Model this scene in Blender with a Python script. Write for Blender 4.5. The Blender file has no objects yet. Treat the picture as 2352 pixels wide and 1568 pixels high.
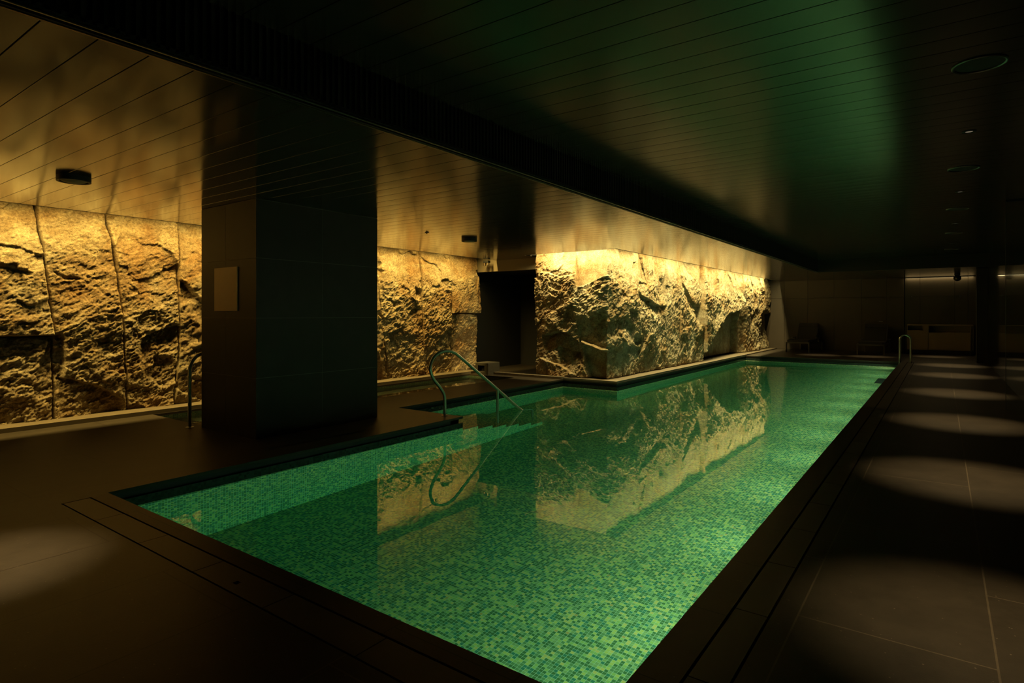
import bpy, math, random
import numpy as np
from mathutils import Vector, Matrix

random.seed(7)
SC = bpy.context.scene
COL = SC.collection

# ------------------------------------------------------------------ helpers
def tag(o, label=None, cat=None, group=None, kind=None):
    if label: o['label'] = label
    if cat: o['category'] = cat
    if group: o['group'] = group
    if kind: o['kind'] = kind
    return o

def empty(name, loc=(0, 0, 0), rz=0.0):
    o = bpy.data.objects.new(name, None)
    o.location = loc
    o.rotation_euler = (0, 0, rz)
    o.empty_display_size = 0.1
    COL.objects.link(o)
    return o

class MB:
    """collects shapes for one mesh object"""
    def __init__(s):
        s.v = []; s.f = []
    def add(s, verts, faces):
        n = len(s.v)
        s.v += [tuple(p) for p in verts]
        s.f += [tuple(i + n for i in q) for q in faces]
    def box(s, x0, x1, y0, y1, z0, z1):
        s.add([(x0, y0, z0), (x1, y0, z0), (x1, y1, z0), (x0, y1, z0),
               (x0, y0, z1), (x1, y0, z1), (x1, y1, z1), (x0, y1, z1)],
              [(0, 3, 2, 1), (4, 5, 6, 7), (0, 1, 5, 4), (1, 2, 6, 5), (2, 3, 7, 6), (3, 0, 4, 7)])
    def rbox(s, c, size, rot=(0, 0, 0), r=0.0):
        """box with chamfered edges, centre c, rotated"""
        import bmesh
        bm = bmesh.new()
        bmesh.ops.create_cube(bm, size=1.0)
        for v in bm.verts:
            v.co = Vector((v.co.x * size[0], v.co.y * size[1], v.co.z * size[2]))
        if r > 0:
            bmesh.ops.bevel(bm, geom=bm.edges[:], offset=r, segments=3, profile=0.5, affect='EDGES')
        from mathutils import Euler
        M = Matrix.Translation(c) @ Euler(rot).to_matrix().to_4x4()
        bm.verts.ensure_lookup_table()
        s.add([M @ v.co for v in bm.verts], [[v.index for v in f.verts] for f in bm.faces])
        bm.free()
    def tube(s, pts, r, n=12, cap=True):
        pts = [Vector(p) for p in pts]
        rings = []
        up = Vector((0, 0, 1))
        prev = None
        for i, p in enumerate(pts):
            a = pts[max(i - 1, 0)]; b = pts[min(i + 1, len(pts) - 1)]
            t = (b - a).normalized()
            if prev is None:
                ref = up if abs(t.z) < 0.9 else Vector((1, 0, 0))
                u = t.cross(ref).normalized()
            else:
                u = (prev - t * prev.dot(t)).normalized()
            prev = u
            w = t.cross(u)
            rings.append([p + (u * math.cos(2 * math.pi * k / n) + w * math.sin(2 * math.pi * k / n)) * r for k in range(n)])
        verts = [q for R in rings for q in R]
        faces = []
        for i in range(len(rings) - 1):
            for k in range(n):
                a = i * n + k; b = i * n + (k + 1) % n
                faces.append((a, b, b + n, a + n))
        if cap:
            faces.append(tuple(reversed(range(n))))
            faces.append(tuple(range((len(rings) - 1) * n, len(rings) * n)))
        s.add(verts, faces)
    def lathe(s, prof, c=(0, 0, 0), n=32):
        """prof: list of (r, z)"""
        verts = []; faces = []
        for r, z in prof:
            for k in range(n):
                a = 2 * math.pi * k / n
                verts.append((c[0] + r * math.cos(a), c[1] + r * math.sin(a), c[2] + z))
        for i in range(len(prof) - 1):
            for k in range(n):
                a = i * n + k; b = i * n + (k + 1) % n
                faces.append((a, b, b + n, a + n))
        s.add(verts, faces)
    def build(s, name, mat, parent=None, smooth=False, loc=None):
        me = bpy.data.meshes.new(name)
        me.from_pydata(s.v, [], s.f)
        me.update()
        o = bpy.data.objects.new(name, me)
        if mat: me.materials.append(mat)
        COL.objects.link(o)
        if smooth:
            for p in me.polygons: p.use_smooth = True
            try:
                me.set_sharp_from_angle(angle=math.radians(40))
            except Exception:
                pass
        if parent: o.parent = parent
        if loc: o.location = loc
        return o

def smooth_path(pts, n=8):
    """Catmull-Rom through points"""
    P = [Vector(p) for p in pts]
    P = [P[0] * 2 - P[1]] + P + [P[-1] * 2 - P[-2]]
    out = []
    for i in range(1, len(P) - 2):
        for k in range(n):
            t = k / n
            a, b, c, d = P[i - 1], P[i], P[i + 1], P[i + 2]
            out.append(0.5 * ((2 * b) + (c - a) * t + (2 * a - 5 * b + 4 * c - d) * t * t + (3 * b - a - 3 * c + d) * t ** 3))
    out.append(P[-2])
    return out

# ------------------------------------------------------------------ materials
def newmat(name):
    m = bpy.data.materials.new(name)
    m.use_nodes = True
    nt = m.node_tree
    for n in list(nt.nodes): nt.nodes.remove(n)
    out = nt.nodes.new('ShaderNodeOutputMaterial')
    return m, nt, out

def N(nt, t, **kw):
    n = nt.nodes.new(t)
    for k, v in kw.items():
        if k in n.inputs: n.inputs[k].default_value = v
        else: setattr(n, k, v)
    return n

def principled(nt, out, **kw):
    b = nt.nodes.new('ShaderNodeBsdfPrincipled')
    for k, v in kw.items(): b.inputs[k].default_value = v
    nt.links.new(b.outputs[0], out.inputs[0])
    return b

def c4(c): return (c[0], c[1], c[2], 1.0)

def mix_rgb(nt, fac, a, b, mode='MIX'):
    m = nt.nodes.new('ShaderNodeMix'); m.data_type = 'RGBA'; m.blend_type = mode
    for sock, val in ((m.inputs[0], fac), (m.inputs[6], a), (m.inputs[7], b)):
        if hasattr(val, 'links') or hasattr(val, 'is_linked'): nt.links.new(val, sock)
        else: sock.default_value = val
    return m.outputs[2]

def simple(name, col, rough=0.5, metal=0.0, ior=1.5, noise=0.0, nscale=8.0, bump=0.0, spec=None):
    m, nt, out = newmat(name)
    b = principled(nt, out, Roughness=rough, Metallic=metal, IOR=ior)
    b.inputs['Base Color'].default_value = c4(col)
    if spec is not None: b.inputs['Specular IOR Level'].default_value = spec
    tc = N(nt, 'ShaderNodeTexCoord')
    if noise > 0 or bump > 0:
        nz = N(nt, 'ShaderNodeTexNoise', Scale=nscale, Detail=5.0, Roughness=0.6)
        nt.links.new(tc.outputs['Object'], nz.inputs['Vector'])
        if noise > 0:
            lo = tuple(x * (1 - noise) for x in col); hi = tuple(min(1, x * (1 + noise)) for x in col)
            nt.links.new(mix_rgb(nt, nz.outputs['Fac'], c4(lo), c4(hi)), b.inputs['Base Color'])
        if bump > 0:
            bp = N(nt, 'ShaderNodeBump', Strength=bump, Distance=0.01)
            nt.links.new(nz.outputs['Fac'], bp.inputs['Height'])
            nt.links.new(bp.outputs[0], b.inputs['Normal'])
    return m

def rock_mat(name, light, mid, stain):
    m, nt, out = newmat(name)
    b = principled(nt, out, Roughness=0.85)
    b.inputs['Specular IOR Level'].default_value = 0.2
    tc = N(nt, 'ShaderNodeTexCoord')
    n1 = N(nt, 'ShaderNodeTexNoise', Scale=1.3, Detail=5.0, Roughness=0.6, Distortion=0.6)
    n2 = N(nt, 'ShaderNodeTexNoise', Scale=34.0, Detail=6.0, Roughness=0.7)
    n3 = N(nt, 'ShaderNodeTexNoise', Scale=4.5, Detail=6.0, Roughness=0.65, Distortion=1.2)
    for n in (n1, n2, n3): nt.links.new(tc.outputs['Object'], n.inputs['Vector'])
    r1 = N(nt, 'ShaderNodeValToRGB')
    r1.color_ramp.elements[0].position = 0.36; r1.color_ramp.elements[0].color = c4(stain)
    r1.color_ramp.elements[1].position = 0.62; r1.color_ramp.elements[1].color = c4(light)
    e = r1.color_ramp.elements.new(0.5); e.color = c4(mid)
    nt.links.new(n1.outputs['Fac'], r1.inputs['Fac'])
    r3 = N(nt, 'ShaderNodeValToRGB')
    r3.color_ramp.elements[0].position = 0.4; r3.color_ramp.elements[0].color = (0.72, 0.66, 0.6, 1)
    r3.color_ramp.elements[1].position = 0.62; r3.color_ramp.elements[1].color = (1.05, 1.04, 1.0, 1)
    nt.links.new(n3.outputs['Fac'], r3.inputs['Fac'])
    c = mix_rgb(nt, 1.0, r1.outputs['Color'], r3.outputs['Color'], 'MULTIPLY')
    r2 = N(nt, 'ShaderNodeValToRGB')
    r2.color_ramp.elements[0].position = 0.33; r2.color_ramp.elements[0].color = (0.45, 0.42, 0.4, 1)
    r2.color_ramp.elements[1].position = 0.6; r2.color_ramp.elements[1].color = (1.1, 1.1, 1.1, 1)
    nt.links.new(n2.outputs['Fac'], r2.inputs['Fac'])
    c = mix_rgb(nt, 0.8, c, r2.outputs['Color'], 'MULTIPLY')
    nt.links.new(c, b.inputs['Base Color'])
    n4 = N(nt, 'ShaderNodeTexNoise', Scale=55.0, Detail=6.0, Roughness=0.7)
    nt.links.new(tc.outputs['Object'], n4.inputs['Vector'])
    bp = N(nt, 'ShaderNodeBump', Strength=1.0, Distance=0.03)
    nt.links.new(n4.outputs['Fac'], bp.inputs['Height'])
    nt.links.new(bp.outputs[0], b.inputs['Normal'])
    return m

def mosaic_mat(name, cols, grout, size=0.025, rough=0.25):
    """small glass mosaic: one random colour per tile, thin lighter joints"""
    m, nt, out = newmat(name)
    b = principled(nt, out, Roughness=rough)
    tc = N(nt, 'ShaderNodeTexCoord')
    sc = N(nt, 'ShaderNodeVectorMath', operation='SCALE'); sc.inputs['Scale'].default_value = 1.0 / size
    nt.links.new(tc.outputs['Object'], sc.inputs[0])
    off = N(nt, 'ShaderNodeVectorMath', operation='ADD'); off.inputs[1].default_value = (0.37, 0.41, 0.43)
    nt.links.new(sc.outputs[0], off.inputs[0])
    fl = N(nt, 'ShaderNodeVectorMath', operation='FLOOR')
    nt.links.new(off.outputs[0], fl.inputs[0])
    wn = N(nt, 'ShaderNodeTexWhiteNoise', noise_dimensions='3D')
    nt.links.new(fl.outputs[0], wn.inputs['Vector'])
    rp = N(nt, 'ShaderNodeValToRGB'); rp.color_ramp.interpolation = 'CONSTANT'
    els = rp.color_ramp.elements
    tot = sum(w for _, w in cols); acc = 0
    for i, (cc, w) in enumerate(cols):
        if i < 2: e = els[i]; e.position = acc / tot
        else: e = els.new(acc / tot)
        e.color = c4(cc); acc += w
    nt.links.new(wn.outputs['Value'], rp.inputs['Fac'])
    fr = N(nt, 'ShaderNodeVectorMath', operation='FRACTION')
    nt.links.new(off.outputs[0], fr.inputs[0])
    geo = N(nt, 'ShaderNodeNewGeometry')
    an = N(nt, 'ShaderNodeVectorMath', operation='ABSOLUTE'); nt.links.new(geo.outputs['Normal'], an.inputs[0])
    sx = N(nt, 'ShaderNodeSeparateXYZ'); nt.links.new(fr.outputs[0], sx.inputs[0])
    sn = N(nt, 'ShaderNodeSeparateXYZ'); nt.links.new(an.outputs[0], sn.inputs[0])
    last = None
    for ax in range(3):
        lt = N(nt, 'ShaderNodeMath', operation='LESS_THAN'); lt.inputs[1].default_value = 0.09
        nt.links.new(sx.outputs[ax], lt.inputs[0])
        ok = N(nt, 'ShaderNodeMath', operation='LESS_THAN'); ok.inputs[1].default_value = 0.5
        nt.links.new(sn.outputs[ax], ok.inputs[0])
        mu = N(nt, 'ShaderNodeMath', operation='MULTIPLY')
        nt.links.new(lt.outputs[0], mu.inputs[0]); nt.links.new(ok.outputs[0], mu.inputs[1])
        if last is None: last = mu
        else:
            mx = N(nt, 'ShaderNodeMath', operation='MAXIMUM')
            nt.links.new(last.outputs[0], mx.inputs[0]); nt.links.new(mu.outputs[0], mx.inputs[1]); last = mx
    nt.links.new(mix_rgb(nt, last.outputs[0], rp.outputs['Color'], c4(grout)), b.inputs['Base Color'])
    return m

def stone_tile_mat(name, col, mortar, w, h, ox, oy, rough, noise=0.25, mort=0.004, speck=True, mortar2=None):
    m, nt, out = newmat(name)
    b = principled(nt, out, Roughness=rough)
    b.inputs['Specular IOR Level'].default_value = 0.3
    tc = N(nt, 'ShaderNodeTexCoord')
    sp = N(nt, 'ShaderNodeSeparateXYZ'); nt.links.new(tc.outputs['Object'], sp.inputs[0])
    ax = N(nt, 'ShaderNodeMath', operation='SUBTRACT'); ax.inputs[1].default_value = oy; nt.links.new(sp.outputs[1], ax.inputs[0])
    ay = N(nt, 'ShaderNodeMath', operation='SUBTRACT'); ay.inputs[1].default_value = ox; nt.links.new(sp.outputs[0], ay.inputs[0])
    cb = N(nt, 'ShaderNodeCombineXYZ'); nt.links.new(ax.outputs[0], cb.inputs[0]); nt.links.new(ay.outputs[0], cb.inputs[1])
    br = N(nt, 'ShaderNodeTexBrick', offset=0.5)
    br.inputs['Scale'].default_value = 1.0
    br.inputs['Brick Width'].default_value = w
    br.inputs['Row Height'].default_value = h
    br.inputs['Mortar Size'].default_value = mort
    br.inputs['Mortar Smooth'].default_value = 0.0
    br.inputs['Color1'].default_value = c4(col)
    br.inputs['Color2'].default_value = c4(tuple(x * 0.88 for x in col))
    br.inputs['Mortar'].default_value = c4(mortar)
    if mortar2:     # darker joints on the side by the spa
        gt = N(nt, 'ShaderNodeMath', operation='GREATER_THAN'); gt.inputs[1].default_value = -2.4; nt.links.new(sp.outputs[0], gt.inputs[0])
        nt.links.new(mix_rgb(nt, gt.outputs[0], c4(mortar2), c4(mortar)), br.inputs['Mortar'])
    nt.links.new(cb.outputs[0], br.inputs['Vector'])
    nz = N(nt, 'ShaderNodeTexNoise', Scale=3.0, Detail=8.0, Roughness=0.7)
    nt.links.new(tc.outputs['Object'], nz.inputs['Vector'])
    rp = N(nt, 'ShaderNodeValToRGB')
    rp.color_ramp.elements[0].position = 0.3; rp.color_ramp.elements[0].color = (1 - noise,) * 3 + (1,)
    rp.color_ramp.elements[1].position = 0.7; rp.color_ramp.elements[1].color = (1 + noise,) * 3 + (1,)
    nt.links.new(nz.outputs['Fac'], rp.inputs['Fac'])
    c = mix_rgb(nt, 1.0, br.outputs['Color'], rp.outputs['Color'], 'MULTIPLY')
    if speck:
        vo = N(nt, 'ShaderNodeTexVoronoi', Scale=45.0)
        nt.links.new(tc.outputs['Object'], vo.inputs['Vector'])
        wn = N(nt, 'ShaderNodeTexWhiteNoise', noise_dimensions='3D'); nt.links.new(vo.outputs['Position'], wn.inputs['Vector'])
        g = N(nt, 'ShaderNodeMath', operation='GREATER_THAN'); g.inputs[1].default_value = 0.93; nt.links.new(wn.outputs['Value'], g.inputs[0])
        l = N(nt, 'ShaderNodeMath', operation='LESS_THAN'); l.inputs[1].default_value = 0.16; nt.links.new(vo.outputs['Distance'], l.inputs[0])
        mu = N(nt, 'ShaderNodeMath', operation='MULTIPLY'); nt.links.new(g.outputs[0], mu.inputs[0]); nt.links.new(l.outputs[0], mu.inputs[1])
        c = mix_rgb(nt, mu.outputs[0], c, c4(tuple(min(1, x * 3.0) for x in col)))
    nt.links.new(c, b.inputs['Base Color'])
    n2 = N(nt, 'ShaderNodeTexNoise', Scale=90.0, Detail=3.0)
    nt.links.new(tc.outputs['Object'], n2.inputs['Vector'])
    bp = N(nt, 'ShaderNodeBump', Strength=0.15, Distance=0.003)
    nt.links.new(n2.outputs['Fac'], bp.inputs['Height'])
    nt.links.new(bp.outputs[0], b.inputs['Normal'])
    return m

M = {}
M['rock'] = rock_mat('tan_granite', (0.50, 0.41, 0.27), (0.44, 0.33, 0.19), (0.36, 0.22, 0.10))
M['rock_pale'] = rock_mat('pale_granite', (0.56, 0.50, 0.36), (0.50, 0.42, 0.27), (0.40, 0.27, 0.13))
M['ceiling'] = simple('dark_metal_plank', (0.030, 0.024, 0.018), rough=0.14, ior=1.8, noise=0.12, nscale=2.0)
M['ceiling_pool'] = simple('satin_dark_plank', (0.024, 0.020, 0.015), rough=0.20, ior=1.65, noise=0.12, nscale=2.0)
M['seam'] = simple('black_seam', (0.004, 0.0035, 0.003), rough=0.8)
M['black'] = simple('matt_black', (0.006, 0.006, 0.006), rough=0.6)
M['grille'] = simple('black_grille', (0.008, 0.007, 0.006), rough=0.5)
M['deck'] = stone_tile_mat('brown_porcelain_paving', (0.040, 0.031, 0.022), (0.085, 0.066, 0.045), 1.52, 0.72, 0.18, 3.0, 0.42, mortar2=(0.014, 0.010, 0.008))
M['coping'] = stone_tile_mat('coping_stone', (0.050, 0.036, 0.026), (0.008, 0.006, 0.005), 0.65, 0.66, -5.94, 2.80, 0.45, mort=0.003)
M['cover'] = simple('drain_cover_stone', (0.052, 0.038, 0.027), rough=0.45, noise=0.2, nscale=6)
M['cladding'] = simple('dark_green_grey_stone', (0.024, 0.022, 0.017), rough=0.5, noise=0.25, nscale=5, spec=0.2)
M['joint'] = simple('stone_joint', (0.085, 0.08, 0.065), rough=0.7)
M['wall_panel'] = simple('brown_wall_panel', (0.05, 0.037, 0.024), rough=0.45, noise=0.2, nscale=3)
M['cream'] = simple('cream_plaster', (0.20, 0.155, 0.095), rough=0.8, noise=0.08, nscale=4)
M['ledge'] = simple('ledge_stone', (0.13, 0.10, 0.065), rough=0.55, noise=0.25, nscale=6)
M['steel'] = simple('brushed_steel', (0.52, 0.53, 0.49), rough=0.32, metal=1.0)
M['bronze'] = simple('bronze_trim', (0.22, 0.17, 0.12), rough=0.35, metal=1.0)
M['polished'] = simple('polished_dark_stone', (0.018, 0.016, 0.013), rough=0.06, ior=1.6)
M['plate'] = simple('pale_notice_plate', (0.50, 0.34, 0.20), rough=0.5, noise=0.08, nscale=10)
M['chair_metal'] = simple('dull_dark_metal', (0.10, 0.095, 0.085), rough=0.4, metal=1.0)
M['niche'] = simple('dark_niche_stone', (0.06, 0.05, 0.036), rough=0.3, noise=0.15, nscale=3)
M['fabric'] = simple('charcoal_sling', (0.020, 0.018, 0.017), rough=0.8, noise=0.2, nscale=40)
M['cabinet'] = simple('brown_lacquer', (0.26, 0.20, 0.125), rough=0.45, noise=0.12, nscale=4)
M['void'] = simple('dark_recess', (0.012, 0.011, 0.010), rough=0.8)
M['spout'] = simple('rough_brown_stone', (0.034, 0.028, 0.019), rough=0.8, noise=0.35, nscale=14, bump=0.5)
M['band'] = mosaic_mat('dark_teal_mosaic', [((0.010, 0.018, 0.016), 3), ((0.02, 0.032, 0.028), 3), ((0.014, 0.026, 0.026), 2)], (0.02, 0.025, 0.022))
GREENS = [((0.07, 0.17, 0.07), 26), ((0.13, 0.26, 0.12), 20), ((0.25, 0.37, 0.16), 14), ((0.05, 0.20, 0.14), 10),
          ((0.30, 0.44, 0.15), 14), ((0.46, 0.50, 0.15), 11), ((0.56, 0.48, 0.16), 6), ((0.46, 0.34, 0.12), 1)]
M['mosaic'] = mosaic_mat('green_glass_mosaic', GREENS, (0.40, 0.56, 0.44))
DARKG = [((0.04, 0.07, 0.045), 4), ((0.06, 0.10, 0.06), 3), ((0.10, 0.12, 0.06), 2)]
M['spa_mosaic'] = mosaic_mat('olive_mosaic', DARKG, (0.12, 0.15, 0.10))

def water_mat(name, rip, scale, dens, col):
    m, nt, out = newmat(name)
    g = N(nt, 'ShaderNodeBsdfGlass', Roughness=0.0, IOR=1.333)
    nt.links.new(g.outputs[0], out.inputs['Surface'])
    tc = N(nt, 'ShaderNodeTexCoord')
    nz = N(nt, 'ShaderNodeTexNoise', Scale=scale, Detail=2.0, Roughness=0.5)
    nt.links.new(tc.outputs['Object'], nz.inputs['Vector'])
    bp = N(nt, 'ShaderNodeBump', Strength=rip, Distance=0.02)
    nt.links.new(nz.outputs['Fac'], bp.inputs['Height'])
    nt.links.new(bp.outputs[0], g.inputs['Normal'])
    if dens > 0:
        va = N(nt, 'ShaderNodeVolumeAbsorption', Density=dens)
        va.inputs['Color'].default_value = c4(col)
        nt.links.new(va.outputs[0], out.inputs['Volume'])
    return m
M['water'] = water_mat('pool_water', 0.03, 2.6, 0.33, (0.12, 0.97, 0.90))
M['spa_water'] = water_mat('spa_water', 0.14, 3.0, 0.0, (1, 1, 1))

def glass_mat():
    m, nt, out = newmat('clear_glass')
    principled(nt, out, Roughness=0.0, IOR=1.45, **{'Transmission Weight': 1.0, 'Base Color': (0.95, 1.0, 0.97, 1)})
    return m
M['glass'] = glass_mat()

def emit(name, col, st):
    m, nt, out = newmat(name)
    e = N(nt, 'ShaderNodeEmission', Strength=st); e.inputs['Color'].default_value = c4(col)
    nt.links.new(e.outputs[0], out.inputs[0])
    return m
M['lamp'] = emit('downlight_glow', (1.0, 0.8, 0.55), 0.16)

# ------------------------------------------------------------------ key dimensions
ZL, ZH = 2.68, 3.04           # low ceiling by the rock, high ceiling over the pool
PX0, PX1, PY0, PY1 = -5.28, -0.97, 1.88, 20.5
AX0, AY0, AY1 = -6.54, 6.12, 10.85
WZ, PZ = -0.165, -1.36
XR = 1.05                     # right-hand wall
YB = 25.3                     # far wall
XSTEP = -3.12                 # where the ceiling steps up
SX0, SX1, SY0, SY1 = -8.86, -7.58, 3.70, 10.50   # spa

# ------------------------------------------------------------------ floor
fl = MB()
T = 0.03
def fbox(x0, x1, y0, y1): fl.box(x0, x1, y0, y1, -T, 0)
fbox(-9.6, -5.245, -3.0, 1.75)
fbox(-9.6, PX0, 1.75, 3.70)
fbox(-5.245, -0.645, -3.0, 1.564)
fbox(-0.639, XR + .1, -3.0, YB + .1)
fbox(-9.6, SX0, 3.70, 10.50)
fbox(SX1, PX0, 3.70, AY0)
fbox(SX1, AX0, AY0, 10.50)
fbox(-9.6, AX0, 10.50, 14.0)
fbox(AX0, PX0, AY1, 14.0)
fbox(-6.0, PX0, 14.0, YB + .1)
fbox(PX0, -0.639, PY1, YB + .1)
fbox(PX0, -5.245, 1.75, PY0)
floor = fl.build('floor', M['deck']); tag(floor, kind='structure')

cp = MB()   # stone coping along the near and right pool edges
def cbox(x0, x1, y0, y1): cp.box(x0, x1, y0, y1, -T, 0)
cbox(-5.245, -0.806, 1.756, PY0)
cbox(PX1, -0.806, PY0, PY1)
cop = cp.build('trim_1', M['coping']); tag(cop, kind='structure')

# sub-floor below the paving so that the slots are dark, not open
sb = MB()
sb.box(-5.26, -0.63, 1.55, 1.77, -0.14, -0.12)
sb.box(-0.82, -0.63, 1.55, PY1, -0.14, -0.12)
sub = sb.build('trim_2', M['void']); tag(sub, kind='structure')

# drain covers
def cover_run(name, label, spans):
    root = empty(name, ((spans[0][0] + spans[0][1]) / 2, (spans[0][2] + spans[0][3]) / 2, 0))
    tag(root, label, 'drain cover')
    L = root.location
    for (x0, x1, y0, y1, hole) in spans:
        b = MB()
        x0 -= L.x; x1 -= L.x; y0 -= L.y; y1 -= L.y
        if hole:   # finger notch: build the slab round a small square hole
            hx0, hx1 = x0 + 0.30, x0 + 0.335; hy0, hy1 = y0 + 0.055, y0 + 0.085
            b.box(x0, hx0, y0, y1, -T, -0.001); b.box(hx1, x1, y0, y1, -T, -0.001)
            b.box(hx0, hx1, y0, hy0, -T, -0.001); b.box(hx0, hx1, hy1, y1, -T, -0.001)
        else:
            b.box(x0, x1, y0, y1, -T, -0.001)
        b.build('cover_slab', M['cover'], root)
near_sp = []
xs = [-5.24] + [-4.64 + 0.675 * k for k in range(6)] + [-0.81]
for i in range(len(xs) - 1):
    near_sp.append((xs[i] + .003, xs[i + 1] - .003, 1.576, 1.744, i == 3))
cover_run('drain_cover', 'row of narrow brown stone drain covers across the near end of the pool', near_sp)
right_sp = []
y = 1.60
while y < PY1 - 0.3:
    right_sp.append((-0.794, -0.651, y + .003, min(y + .65, PY1) - .003, False)); y += .65
cover_run('drain_cover', 'long row of narrow brown stone drain covers along the right side of the pool', right_sp)

# ------------------------------------------------------------------ pool
pool = empty('swimming_pool', ((PX0 + PX1) / 2, PY0, 0))
tag(pool, 'long sunken pool lined with small green glass mosaic, lit from under water', 'swimming pool')
PL = pool.location
sh = MB()
def wb(mb, x0, x1, y0, y1, z0, z1): mb.box(x0 - PL.x, x1 - PL.x, y0 - PL.y, y1 - PL.y, z0, z1)
W = 0.2
zt = -0.155
wb(sh, AX0 - W, PX1 + W, PY0 - W, PY1 + W, PZ - 0.2, PZ)
wb(sh, PX0, PX1 + W, PY0 - W, PY0, PZ, zt)                 # near end
wb(sh, PX1, PX1 + W, PY0, PY1, PZ, zt)                     # right side
wb(sh, PX0 - W, PX1 + W, PY1, PY1 + W, PZ, zt)             # far end
wb(sh, PX0 - W, PX0, PY0 - W, AY0 , PZ, zt)                # left side, near
wb(sh, AX0 - W, PX0 - W, AY0 - W, AY0, PZ, zt)             # bay, near side
wb(sh, AX0 - W, AX0, AY0, AY1 + W, PZ, zt)                 # bay, back
wb(sh, AX0, PX0, AY1, AY1 + W, PZ, zt)                     # bay, far side
wb(sh, PX0 - W, PX0, AY1 + W, PY1, PZ, zt)                 # left side, far
sh.build('pool_shell', M['mosaic'], pool)
bd = MB()
z0, z1 = zt, -0.085
e = 0.0
wb(bd, PX0, PX1 + W, PY0 - W, PY0, z0, z1); wb(bd, PX1, PX1 + W, PY0, PY1, z0, z1)
wb(bd, PX0 - W, PX1 + W, PY1, PY1 + W, z0, z1); wb(bd, PX0 - W, PX0, PY0 - W, AY0, z0, z1)
wb(bd, AX0 - W, PX0 - W, AY0 - W, AY0, z0, z1); wb(bd, AX0 - W, AX0, AY0, AY1 + W, z0, z1)
wb(bd, AX0, PX0, AY1, AY1 + W, z0, z1); wb(bd, PX0 - W, PX0, AY1 + W, PY1, z0, z1)
bd.build('waterline_tile_band', M['band'], pool)
sl = MB()
z0, z1 = -0.085, -T
k = 0.04
wb(sl, PX0, PX1 + W, PY0 - W, PY0 - k, z0, z1); wb(sl, PX1 + k, PX1 + W, PY0 - W, PY1 + k, z0, z1)
wb(sl, PX0 - W, PX1 + W, PY1 + k, PY1 + W, z0, z1); wb(sl, PX0 - W, PX0 - k, PY0 - W, AY0 - k, z0, z1)
wb(sl, AX0 - W, PX0 - k, AY0 - W, AY0 - k, z0, z1); wb(sl, AX0 - W, AX0 - k, AY0 - k, AY1 + k, z0, z1)
wb(sl, AX0 - k, PX0 - k, AY1 + k, AY1 + W, z0, z1); wb(sl, PX0 - W, PX0 - k, AY1 + W, PY1 + k, z0, z1)
sl.build('overflow_slot', M['void'], pool)
# steps in the bay, going down away from the camera
nst = 6
for i in range(nst):
    st = MB()
    ztop = WZ - 0.09 - i * (1.36 - 0.165 - 0.09) / nst
    ya = AY0 + 0.33 * i
    wb(st, AX0, PX0 - 0.0, ya, ya + 0.33, PZ, ztop)
    st.build('step', M['mosaic'], pool)

# water
def prism(poly, z0, z1):
    n = len(poly)
    v = [(x, y, z0) for x, y in poly] + [(x, y, z1) for x, y in poly]
    f = [tuple(reversed(range(n))), tuple(range(n, 2 * n))]
    for i in range(n):
        j = (i + 1) % n
        f.append((i, j, n + j, n + i))
    return v, f
e = 0.02
wm = MB()
wm.add(*prism([(PX0 - e, PY0 - e), (PX1 + e, PY0 - e), (PX1 + e, PY1 + e), (PX0 - e, PY1 + e), (PX0 - e, AY1 + e),
               (AX0 - e, AY1 + e), (AX0 - e, AY0 - e), (PX0 - e, AY0 - e)], PZ - 0.02, WZ))
wo = wm.build('pool_water', M['water'])
tag(wo, 'still clear green water filling the long pool, mirroring the lit rock', 'water', kind='stuff')

# main drain on the floor of the pool
dg = empty('floor_drain', (-1.2, 17.5, PZ)); tag(dg, 'dark rectangular drain grate on the pool floor near the far right', 'drain')
b = MB(); b.box(-.14, .14, -.6, .6, 0.001, 0.012); b.build('frame', M['band'], dg)
for k in range(12):
    g = MB(); g.box(-.12, .12, -.56 + k * .095, -.50 + k * .095, 0.012, 0.02); g.build('bar', M['void'], dg)

# ------------------------------------------------------------------ spa by the rock wall
spa = empty('spa_pool', ((SX0 + SX1) / 2, SY0, 0))
tag(spa, 'narrow dark tiled spa pool between the column and the rock wall', 'spa pool')
SL = spa.location
sh = MB()
def sbx(mb, x0, x1, y0, y1, z0, z1): mb.box(x0 - SL.x, x1 - SL.x, y0 - SL.y, y1 - SL.y, z0, z1)
SZ = -0.85
sbx(sh, SX0 - .1, SX1 + .1, SY0 - .1, SY1 + .1, SZ - .1, SZ)
sbx(sh, SX0 - .1, SX0, SY0, SY1, SZ, -T - .001); sbx(sh, SX1, SX1 + .1, SY0, SY1, SZ, -T - .001)
sbx(sh, SX0 - .1, SX1 + .1, SY0 - .1, SY0, SZ, -T - .001); sbx(sh, SX0 - .1, SX1 + .1, SY1, SY1 + .1, SZ, -T - .001)
sh.build('spa_shell', M['spa_mosaic'], spa)
bn = MB(); sbx(bn, SX0, SX0 + .35, SY0 + .5, SY1, SZ, -0.5); bn.build('bench', M['spa_mosaic'], spa)
wm = MB(); wm.add(*prism([(SX0 - e, SY0 - e), (SX1 + e, SY0 - e), (SX1 + e, SY1 + e), (SX0 - e, SY1 + e)], SZ - .02, -0.065))
wo = wm.build('spa_water', M['spa_water']); tag(wo, 'gently rippled pale green water in the narrow spa beside the rock wall', 'water', kind='stuff')

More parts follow.
